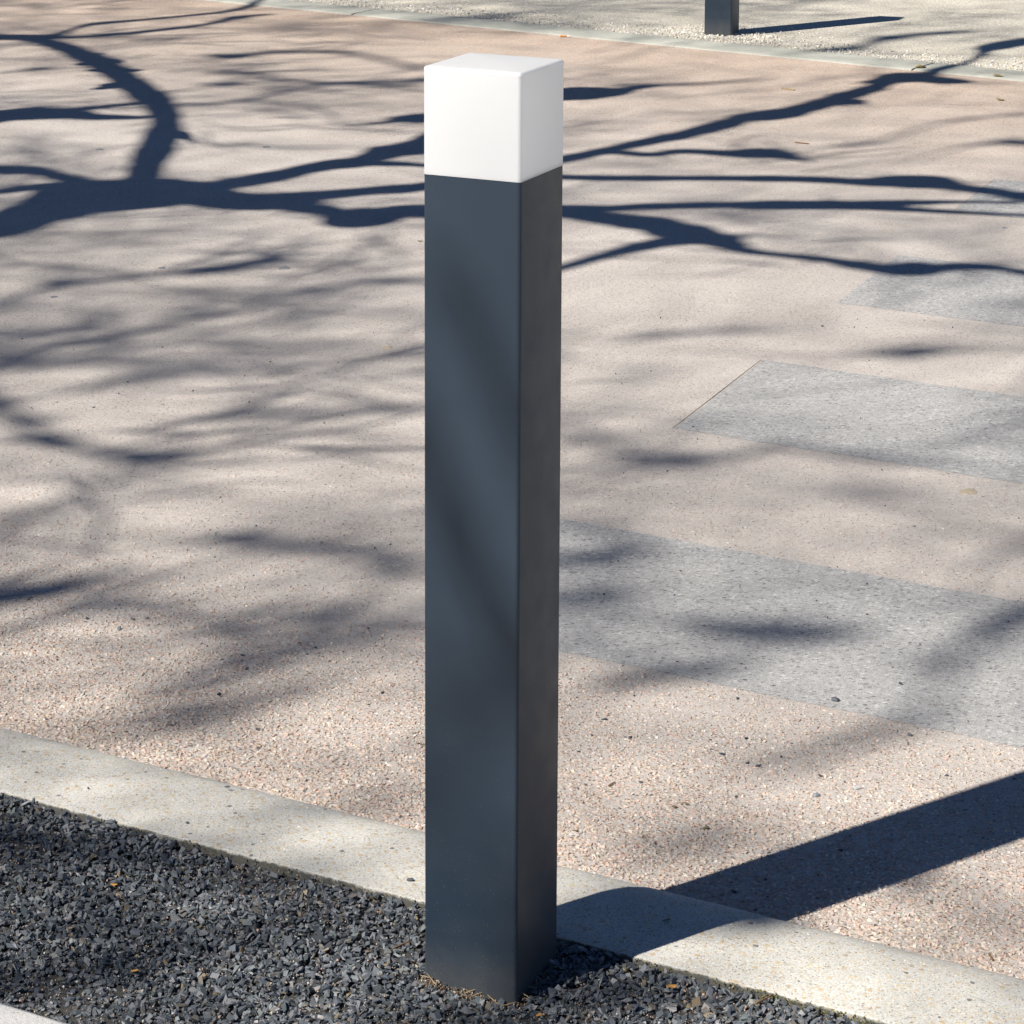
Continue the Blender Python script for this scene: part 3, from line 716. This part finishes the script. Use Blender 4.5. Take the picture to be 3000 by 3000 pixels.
# ------------------------------------------------------------------ bare plane tree outside the view that throws the branch shadows
tree = empty('plane_tree', (0, 0, 0)); tag(tree, 'large bare plane tree outside the picture whose branch shadows lie across the paving', 'tree')
def z7(L): return [(x * .6729, y * .6729, t * .6729) for x, y, t in L]          # enlarged views back to photograph pixels
def z6(L): return [(1900 + x * .5694, y * .5694, t * .5694) for x, y, t in L]
def z8(L): return [(1900 + x * .5694, 700 + y * .5694, t * .5694) for x, y, t in L]
def zl(L, oy): return [(x * .647, oy + y * .647, t * .647) for x, y, t in L]
def z5(L): return [(1500 + x * .7764, 1400 + y * .7764, t * .7764) for x, y, t in L]
def z4(L): return [(1800 + x * .621, 2200 + y * .621, t * .621) for x, y, t in L]
def branch(pts, t0=2.9, t1=None, knob=.10, n=7, name='branch'):
    t1 = t0 if t1 is None else t1
    Q = catmull(pts, n); m = len(Q); T = np.gradient(Q[:, :2], axis=0); T /= np.linalg.norm(T, axis=1)[:, None]
    Nn = np.column_stack([-T[:, 1], T[:, 0]]); G = []; Rr = []
    if t0 < 4.2 and name == 'branch': t0, t1 = t0 * 1.55, t1 * 1.55
    tt = np.linspace(t0, t1, m)
    Gc = np.array([at(*q[:2]) for q in Q]); C3 = Gc + SDIR * tt[:, None]
    D3 = np.gradient(C3, axis=0)
    for i in range(m):
        hw = max(Q[i, 2], 1) / 2; A_, B_ = at(*(Q[i, :2] + Nn[i] * hw)), at(*(Q[i, :2] - Nn[i] * hw))
        nn = np.cross(SDIR, D3[i]); nn /= np.linalg.norm(nn) + 1e-9; Rr.append(max(.5 * abs((A_ - B_) @ nn), .0012))
    Rr = np.array(Rr); ph = random.uniform(0, 6); s = np.cumsum(np.linalg.norm(D3, axis=1))
    Rr *= 1 + knob * (np.sin(s * 21 + ph) * .6 + np.sin(s * 47 + ph * 2) * .5)
    V, Fa = tube(C3, Rr, 9); parts = [(V, Fa)]
    if name == 'branch':                      # knobs and short spurs
        L = np.linalg.norm(C3[-1] - C3[0]); k = int(s[-1] / (.11 if t0 < 4.2 else .16))
        for _ in range(k):
            i = random.randrange(1, m - 1); d = D3[i] / (np.linalg.norm(D3[i]) + 1e-9); p = np.cross(d, SDIR) * random.choice((-1, 1)); p /= np.linalg.norm(p)
            d = d * random.uniform(-.2, 1.2) + p * random.uniform(.5, 1.2); d /= np.linalg.norm(d); ln = Rr[i] * random.uniform(.5, 1.5) + random.uniform(.01, .09)
            q0 = C3[i]; rr = min(Rr[i] * random.uniform(.2, .5), .006)
            parts.append(tube([q0, q0 + d * ln * .6, q0 + d * ln + SDIR * ln * .2], [rr * 1.2, rr * .8, rr * .3], 6))
    V, Fa = join(parts)
    link(name, np_mesh(name, V, Fa, smooth=True), BARK, tree); return C3, Rr
# crisp low limbs
A3, AR = branch(z7([(-900, 1400, 220), (-400, 1080, 150), (0, 975, 118), (250, 910, 130), (450, 858, 150), (650, 845, 125), (850, 855, 95), (1050, 875, 85), (1250, 880, 72)]), 3.3, 2.8, .04)
branch(z7([(600, 850, 90), (800, 825, 60), (950, 812, 50), (1150, 775, 55), (1400, 725, 48), (1560, 703, 50), (1700, 665, 75), (1840, 625, 85)]) + [(1400, 350, 55), (1600, 285, 42), (1680, 275, 38), (1780, 270, 28), (1860, 258, 12), (1930, 250, 5)], 3.0, 2.8)
branch(z7([(1000, 862, 50), (1200, 862, 45), (1400, 850, 40), (1600, 832, 40), (1840, 812, 40)]) + [(1440, 505, 26), (1654, 466, 24)] + z6([(0, 728, 42), (200, 690, 50), (400, 640, 55), (500, 610, 58), (700, 580, 64), (900, 530, 62), (1000, 498, 62), (1150, 455, 55), (1260, 412, 62), (1400, 392, 46), (1480, 370, 30), (1620, 335, 22), (1700, 295, 32), (1760, 252, 60), (1932, 215, 42), (2300, 150, 30)]), 2.9, 3.1)
branch(z6([(1150, 430, 40), (1300, 400, 55), (1400, 405, 45), (1550, 418, 32), (1660, 422, 10)]), 3.0, 3.2)
branch(z6([(600, 590, 30), (800, 570, 30), (950, 530, 45), (1060, 525, 30), (1120, 535, 8)]), 2.9, 3)
branch(z6([(100, 700, 20), (350, 635, 30), (420, 622, 26), (520, 605, 10)]), 2.9, 3)
branch([(1100, 478, 20), (1238, 484, 12), (1450, 505, 16), (1654, 519, 18)] + z6([(0, 917, 28), (400, 917, 30), (800, 922, 34), (1100, 935, 42), (1300, 932, 62), (1430, 940, 84), (1600, 965, 48), (1800, 990, 42), (1932, 1010, 52), (2400, 1060, 60)]), 2.9, 3.2)
branch([(1654, 462, 14), (1780, 445, 16)] + z6([(0, 796, 24), (180, 778, 28), (450, 790, 36), (570, 788, 54), (680, 800, 56), (770, 820, 22), (850, 838, 6)]), 2.9, 3.6)
branch(z7([(1150, 885, 50), (1300, 900, 50), (1430, 920, 66), (1520, 945, 84), (1610, 945, 84), (1720, 925, 56), (1840, 918, 58)]) + [(1440, 618, 32), (1654, 613, 28), (1780, 612, 22)] + z6([(0, 1062, 32), (300, 1055, 34), (600, 1055, 46), (900, 1055, 50), (1200, 1050, 40), (1450, 1040, 22), (1700, 1040, 14), (1932, 1042, 12)]), 2.8, 3.2)
branch(z6([(900, 1060, 34), (1200, 1068, 34), (1450, 1085, 24), (1700, 1097, 20), (1932, 1107, 16), (2400, 1115, 14)]), 2.9, 3.3)
branch([(1238, 630, 18), (1450, 628, 20), (1654, 628, 22), (1780, 640, 40), (1900, 655, 55), (1980, 675, 66), (2080, 700, 60), (2150, 722, 44)] + z8([(510, 62, 38), (700, 85, 28), (900, 105, 38), (1050, 130, 48), (1200, 150, 55), (1350, 155, 80), (1450, 160, 62), (1570, 142, 42), (1800, 150, 34), (1932, 175, 34), (2300, 230, 30)]), 2.8, 3.3)
branch([(1560, 800, 18), (1654, 782, 24), (1760, 752, 26), (1900, 718, 32), (2020, 700, 34), (2120, 700, 30)], 3.4, 3.0)
branch(z7([(600, 850, 170), (635, 730, 160), (690, 620, 168), (722, 530, 150), (682, 450, 130), (590, 378, 112), (480, 300, 95), (375, 245, 76), (255, 198, 52), (130, 168, 34), (0, 160, 28), (-200, 150, 25)]), 2.8, 3.3, .09)
for L in ([(440, 300, 40), (520, 308, 26), (620, 306, 8)], [(420, 270, 40), (480, 272, 22), (520, 272, 6)], [(770, 575, 60), (815, 600, 34), (850, 628, 8)],
          [(520, 370, 40), (460, 382, 18), (410, 388, 5)], [(330, 250, 30), (400, 240, 18), (450, 232, 5)]):
    branch(z7(L), 3.0, 3.1, name='twig')
branch(z7([(170, 165, 28), (260, 148, 17), (390, 108, 14), (600, 88, 10), (850, 65, 9), (1000, 48, 13), (1100, 22, 20), (1180, -10, 15), (1300, -40, 14)]), 3.2, 3.6)
branch(z7([(120, 168, 24), (260, 164, 12), (400, 158, 9), (530, 147, 13), (800, 120, 11), (940, 98, 15), (1010, 80, 20), (1080, 70, 12), (1180, 62, 7)]), 3.2, 3.8)
branch(z7([(-200, 535, 35), (-50, 520, 40), (60, 502, 52), (180, 494, 56), (300, 500, 50), (430, 510, 28), (620, 512, 18)]), 3.0, 3.0)
branch(z7([(250, 490, 26), (380, 472, 20), (470, 462, 14), (600, 450, 14)]), 3.4, 3.0)
branch(z7([(-200, 735, 30), (0, 738, 36), (150, 745, 46), (270, 772, 52), (380, 805, 62), (500, 845, 70)]), 3.1, 2.9)
branch(z7([(-200, 850, 22), (0, 836, 24), (150, 815, 30), (300, 812, 36), (450, 835, 40)]), 3.1, 2.9)
branch(z7([(1500, 548, 6), (1700, 530, 14), (1790, 516, 34), (1860, 512, 44)]) + [(1330, 330, 20)], 3.6, 3.0)
# softer, higher boughs
hi_b = [
    (zl([(-160, 640, 70), (-60, 720, 66), (30, 775, 62), (120, 840, 66), (200, 900, 62), (280, 922, 42), (380, 945, 32), (520, 985, 32), (700, 1005, 26), (860, 1000, 14)], 700), 5.0, 5.6),
    (zl([(-100, 590, 30), (0, 562, 30), (150, 532, 34), (240, 500, 46), (330, 465, 36), (500, 450, 24), (700, 400, 24), (900, 355, 26), (1000, 345, 34), (1100, 325, 28), (1200, 275, 22), (1330, 240, 22), (1600, 200, 24), (1750, 190, 26), (1910, 190, 22), (2100, 200, 20)], 700), 5.2, 5.4),
    (zl([(-60, 300, 20), (60, 270, 20), (200, 212, 28), (300, 203, 32), (500, 183, 26), (700, 170, 16)], 700), 5.2, 5.6),
    (zl([(820, 158, 20), (950, 145, 34), (1050, 132, 30), (1200, 95, 36), (1330, 70, 16)], 700), 5.4, 5.8),
    (zl([(60, 428, 16), (170, 425, 26), (270, 425, 30), (360, 392, 18), (450, 380, 12)], 700), 5.4, 5.8),
    (zl([(-100, 400, 90), (100, 375, 75), (250, 350, 80), (420, 300, 50), (600, 260, 30)], 1500), 5.8, 6.4),
    (zl([(950, 130, 40), (1100, 128, 56), (1300, 158, 46), (1500, 168, 50), (1650, 200, 70), (1800, 240, 66), (1900, 262, 40), (2060, 300, 30)], 1500), 5.2, 5.8),
    (zl([(560, 990, 40), (780, 955, 60), (950, 905, 76), (1100, 875, 60), (1300, 800, 50), (1500, 740, 34)], 1500), 6, 6.6),
    (zl([(850, 770, 40), (1020, 735, 56), (1200, 680, 56), (1400, 640, 60), (1700, 600, 44)], 1500), 6, 6.6),
    (zl([(300, 700, 34), (600, 630, 36), (900, 605, 30), (1100, 625, 22)], 700), 6.4, 6.8),
    (zl([(900, 830, 26), (1150, 785, 40), (1400, 800, 34), (1700, 760, 40), (1900, 780, 44)], 700), 6.4, 6.8),
    ([(-250, 2440, 60), (-50, 2470, 70), (200, 2510, 76), (450, 2520, 60), (740, 2560, 64), (1000, 2640, 50), (1200, 2700, 30)], 6.6, 7.0),
    ([(-200, 2960, 70), (60, 2900, 80), (320, 2870, 84), (560, 2800, 66), (760, 2760, 56), (980, 2700, 40)], 6.2, 6.8),
    ([(1300, 3060, 60), (1600, 2990, 60), (1900, 2960, 50), (2150, 2900, 30)], 6.2, 6.8),
    (z5([(40, 330, 40), (200, 310, 46), (400, 288, 50), (520, 270, 24)]), 5.6, 6.0),
    (z5([(40, 470, 40), (180, 462, 46), (380, 438, 34), (480, 430, 14)]), 5.6, 6.0),
    (z5([(640, 540, 30), (800, 558, 54), (1000, 592, 76), (1150, 590, 56), (1350, 575, 26)]), 5.2, 5.8),
    (z5([(300, 790, 40), (500, 765, 54), (700, 730, 60), (860, 700, 40), (1000, 650, 20)]), 5.4, 6.0),
    (z5([(2100, 460, 90), (1932, 510, 84), (1740, 620, 80), (1620, 780, 80), (1540, 900, 60), (1300, 1000, 60), (1100, 1070, 50), (900, 1120, 30)]), 5.4, 6.2),
    (z4([(-60, 520, 40), (150, 470, 60), (350, 440, 46), (520, 400, 24)]), 6.0, 6.4),
    (z4([(1300, 640, 30), (1500, 655, 44), (1720, 730, 64), (1932, 800, 56), (2200, 860, 50)]), 5.6, 6.2),
    (z8([(-200, 1100, 30), (0, 1120, 42), (200, 1138, 54), (400, 1125, 40), (600, 1080, 18)]), 5.0, 5.6),
    (z8([(1080, 600, 14), (1240, 590, 34), (1370, 578, 58), (1500, 578, 34), (1700, 560, 16)]), 5.6, 6.2),
    (z8([(-100, 520, 30), (100, 490, 36), (300, 475, 22), (600, 480, 14)]), 6.0, 6.4),
    (z8([(600, 1050, 26), (900, 1098, 44), (1150, 1130, 48), (1400, 1150, 34), (1700, 1180, 20)]), 5.8, 6.4),
    (z6([(-100, 440, 18), (100, 435, 22), (350, 428, 16), (650, 398, 12)]), 4.6, 5.2),
    (z6([(850, 265, 22), (1050, 250, 42), (1200, 205, 50), (1400, 180, 34), (1700, 160, 16)]), 5.2, 5.6),
    (z6([(900, 755, 18), (1150, 735, 26), (1400, 660, 18), (1650, 610, 16), (2000, 585, 16)]), 5.0, 5.4),
    (z6([(1300, 850, 12), (1600, 760, 18), (1850, 730, 40), (2000, 740, 40)]), 5.2, 5.6),
    (z7([(560, 440, 14), (820, 455, 18), (1000, 445, 20), (1250, 400, 16), (1500, 360, 20), (1840, 350, 22), (2100, 340, 14)]), 4.6, 5.2),
    (z7([(900, 240, 14), (1020, 245, 34), (1200, 225, 18), (1500, 230, 24), (1840, 300, 24)]), 4.8, 5.4),
    (z7([(940, 310, 14), (1080, 320, 30), (1250, 350, 24), (1500, 365, 20), (1800, 380, 18)]), 4.8, 5.4),
    (z7([(100, 300, 10), (170, 300, 16), (240, 296, 10)]), 4.0, 4.2), (z7([(900, 368, 14), (980, 368, 20), (1080, 365, 10)]), 4.2, 4.4),
    (z7([(980, 630, 12), (1060, 630, 22), (1180, 642, 14), (1500, 640, 10)]), 4.4, 4.8),
    (z7([(800, 1180, 14), (950, 1165, 30), (1080, 1160, 40), (1200, 1110, 40)]), 5.2, 5.6),
]
for n_, (L, a, b) in enumerate(hi_b):
    if n_ == 0: L = [(x, y, t * 1.7) for x, y, t in L]; a -= 1.4; b -= .6
    if n_ in (5, 6, 13): L = [(x, y, t * 1.25) for x, y, t in L]
    up = L[0][1] < 620 and L[-1][1] < 620
    branch([(x, y, t * (.65 if up else .85)) for x, y, t in L], a + (4.2 if up else 3.2), b + (5.0 if up else 3.8), .34)
# boughs whose soft shadows cross the front of the post
def on_post(px, py):
    v = FW + RT * (px - PX) / F_PX + UP * (PY - py) / F_PX
    nf = np.array([-math.sin(R_(PSI)), -math.cos(R_(PSI)), 0]); p0 = nf * .05; return CAM + v * (((p0 - CAM) @ nf) / (v @ nf))
for pts, t, rad in (([(1150, 1150), (1290, 1400), (1360, 1600), (1440, 1780), (1600, 2050)], 6.0, .021), ([(1300, 800), (1420, 1000), (1480, 1180), (1560, 1400)], 6.5, .015),
                    ([(1100, 2330), (1300, 2200), (1480, 2060), (1650, 1950)], 7.0, .012), ([(1100, 2000), (1250, 1960), (1400, 2030), (1600, 2100)], 7.5, .010)):
    P = catmull([on_post(*p) + SDIR * t for p in pts], 6); rr = rad * (1 + .35 * np.sin(np.arange(len(P)) * .7)); V, Fa = tube(P, rr, 8); link('branch', np_mesh('branch', V, Fa, smooth=True), BARK, tree)
# trunk, and stems that carry the boughs
crotch = A3[0]; base = np.array([crotch[0] - .35, crotch[1] - .1, -.06])
P = catmull([base, base * [1, 1, 0] + [.03, 0, .9], base * [1, 1, 0] + [.12, .03, 1.7], crotch, crotch + SDIR * 1.2 + [-.25, .1, 0], crotch + SDIR * 3.2 + [-.6, .3, 0]], 6)
V, Fa = tube(P, np.interp(np.arange(len(P)), [0, 2, 8, 18, 30], [.34, .26, .21, .2, .10]), 14); link('trunk', np_mesh('trunk', V, Fa, smooth=True), BARK, tree)
# high crown: long thin boughs with side twigs, far enough up for their shadows to melt together
def crown():
    parts = []; r = random.Random(23)
    def grow(p, dirv, L, rad, t, depth):
        n = 6; pts = [p.copy()]; d = dirv.copy()
        for i in range(n):
            d = d + np.array([r.gauss(0, .16), r.gauss(0, .16)]); d /= np.linalg.norm(d); pts.append(pts[-1] + d * L / n)
        tt = t + np.cumsum([r.uniform(-.06, .10) for _ in pts]); G3 = np.array([np.array([q[0], q[1], 0]) + SDIR * h for q, h in zip(pts, tt)])
        rr = rad * np.linspace(1, .55, n + 1)
        if min(math.hypot(q[0] - .64, q[1] - .45) for q in pts) > .28: parts.append(tube(G3, rr, 5))
        if depth:
            for i in range(1, n + 1):
                for _ in range(r.choice((1, 1, 2))):
                    a = r.choice((-1, 1)) * r.uniform(.5, 1.1); dd = np.array([d[0] * math.cos(a) - d[1] * math.sin(a), d[0] * math.sin(a) + d[1] * math.cos(a)])
                    grow(pts[i].copy(), dd, L * r.uniform(.3, .5), rad * r.uniform(.5, .75), tt[i], depth - 1)
    for k in range(52):
        x = r.uniform(-2.6, 2.2); y = r.uniform(-.8, 8.5); a = r.uniform(-.5, 1.2)
        if x > .1 and k % 3: continue
        grow(np.array([x - .8, y - .3]), np.array([math.cos(a), math.sin(a)]), r.uniform(.9, 2.2), r.uniform(.008, .017), r.uniform(8.5, 14.0), 2)
    # fine shoots at the top of the crown, too thin and too high to throw a line of their own
    for k in range(5200):
        x = r.uniform(-2.9, 2.6); y = r.uniform(-1.0, 9.0); cl = math.sin(x * 2.3 + 1) * math.sin(y * 1.7) + .5 * math.sin(x * 5.1 + y * 3.3)
        if r.random() > .62 + .3 * cl: continue
        if math.hypot(x - .64, y - .45) < .38: continue
        a = r.uniform(-.9, 1.5); d = np.array([math.cos(a), math.sin(a), 0]); L = r.uniform(.2, .55); p = np.array([x, y, 0]) + SDIR * r.uniform(8, 15); q = r.uniform(.003, .006)
        b = np.array([-d[1], d[0], 0]) * L * r.uniform(-.12, .12); parts.append(tube([p, p + d * L * .5 + b, p + d * L], [q, q, q * .6], 4))
    V, Fa = join(parts); o = link('twigs', np_mesh('twigs', V, Fa), BARK, tree); o['kind'] = 'stuff'; print('crown', len(Fa))
crown()
def low_twigs():
    parts = []; r = random.Random(41)
    for k in range(150):
        # clumps of thin shoots, thicker over the far half of the paving
        far_ = r.random() < .7; y0 = r.uniform(3.2, 8.6) if far_ else r.uniform(.2, 3.4); x0 = r.uniform(-2.6, 2.3) * (1 if far_ else .5); t = r.uniform(5.2, 8.5)
        if x0 > .0 and k % 4: continue
        a0 = r.uniform(-.7, 1.3)
        for j in range(r.randint(4, 9)):
            a = a0 + r.gauss(0, .55); L = r.uniform(.12, .42); x, y = x0 + r.gauss(0, .10), y0 + r.gauss(0, .12); d = np.array([math.cos(a), math.sin(a), 0])
            p = np.array([x, y, 0]) + SDIR * (t + r.uniform(-.3, .3)); b = np.array([-d[1], d[0], 0]) * L * r.uniform(-.15, .15)
            q = r.uniform(.0025, .0065); parts.append(tube([p, p + d * L * .5 + b, p + d * L + SDIR * L * .3], [q, q * 1.25, q * .6], 5))
    V, Fa = join(parts); o = link('twigs', np_mesh('twigs', V, Fa), BARK, tree); o['kind'] = 'stuff'
low_twigs()
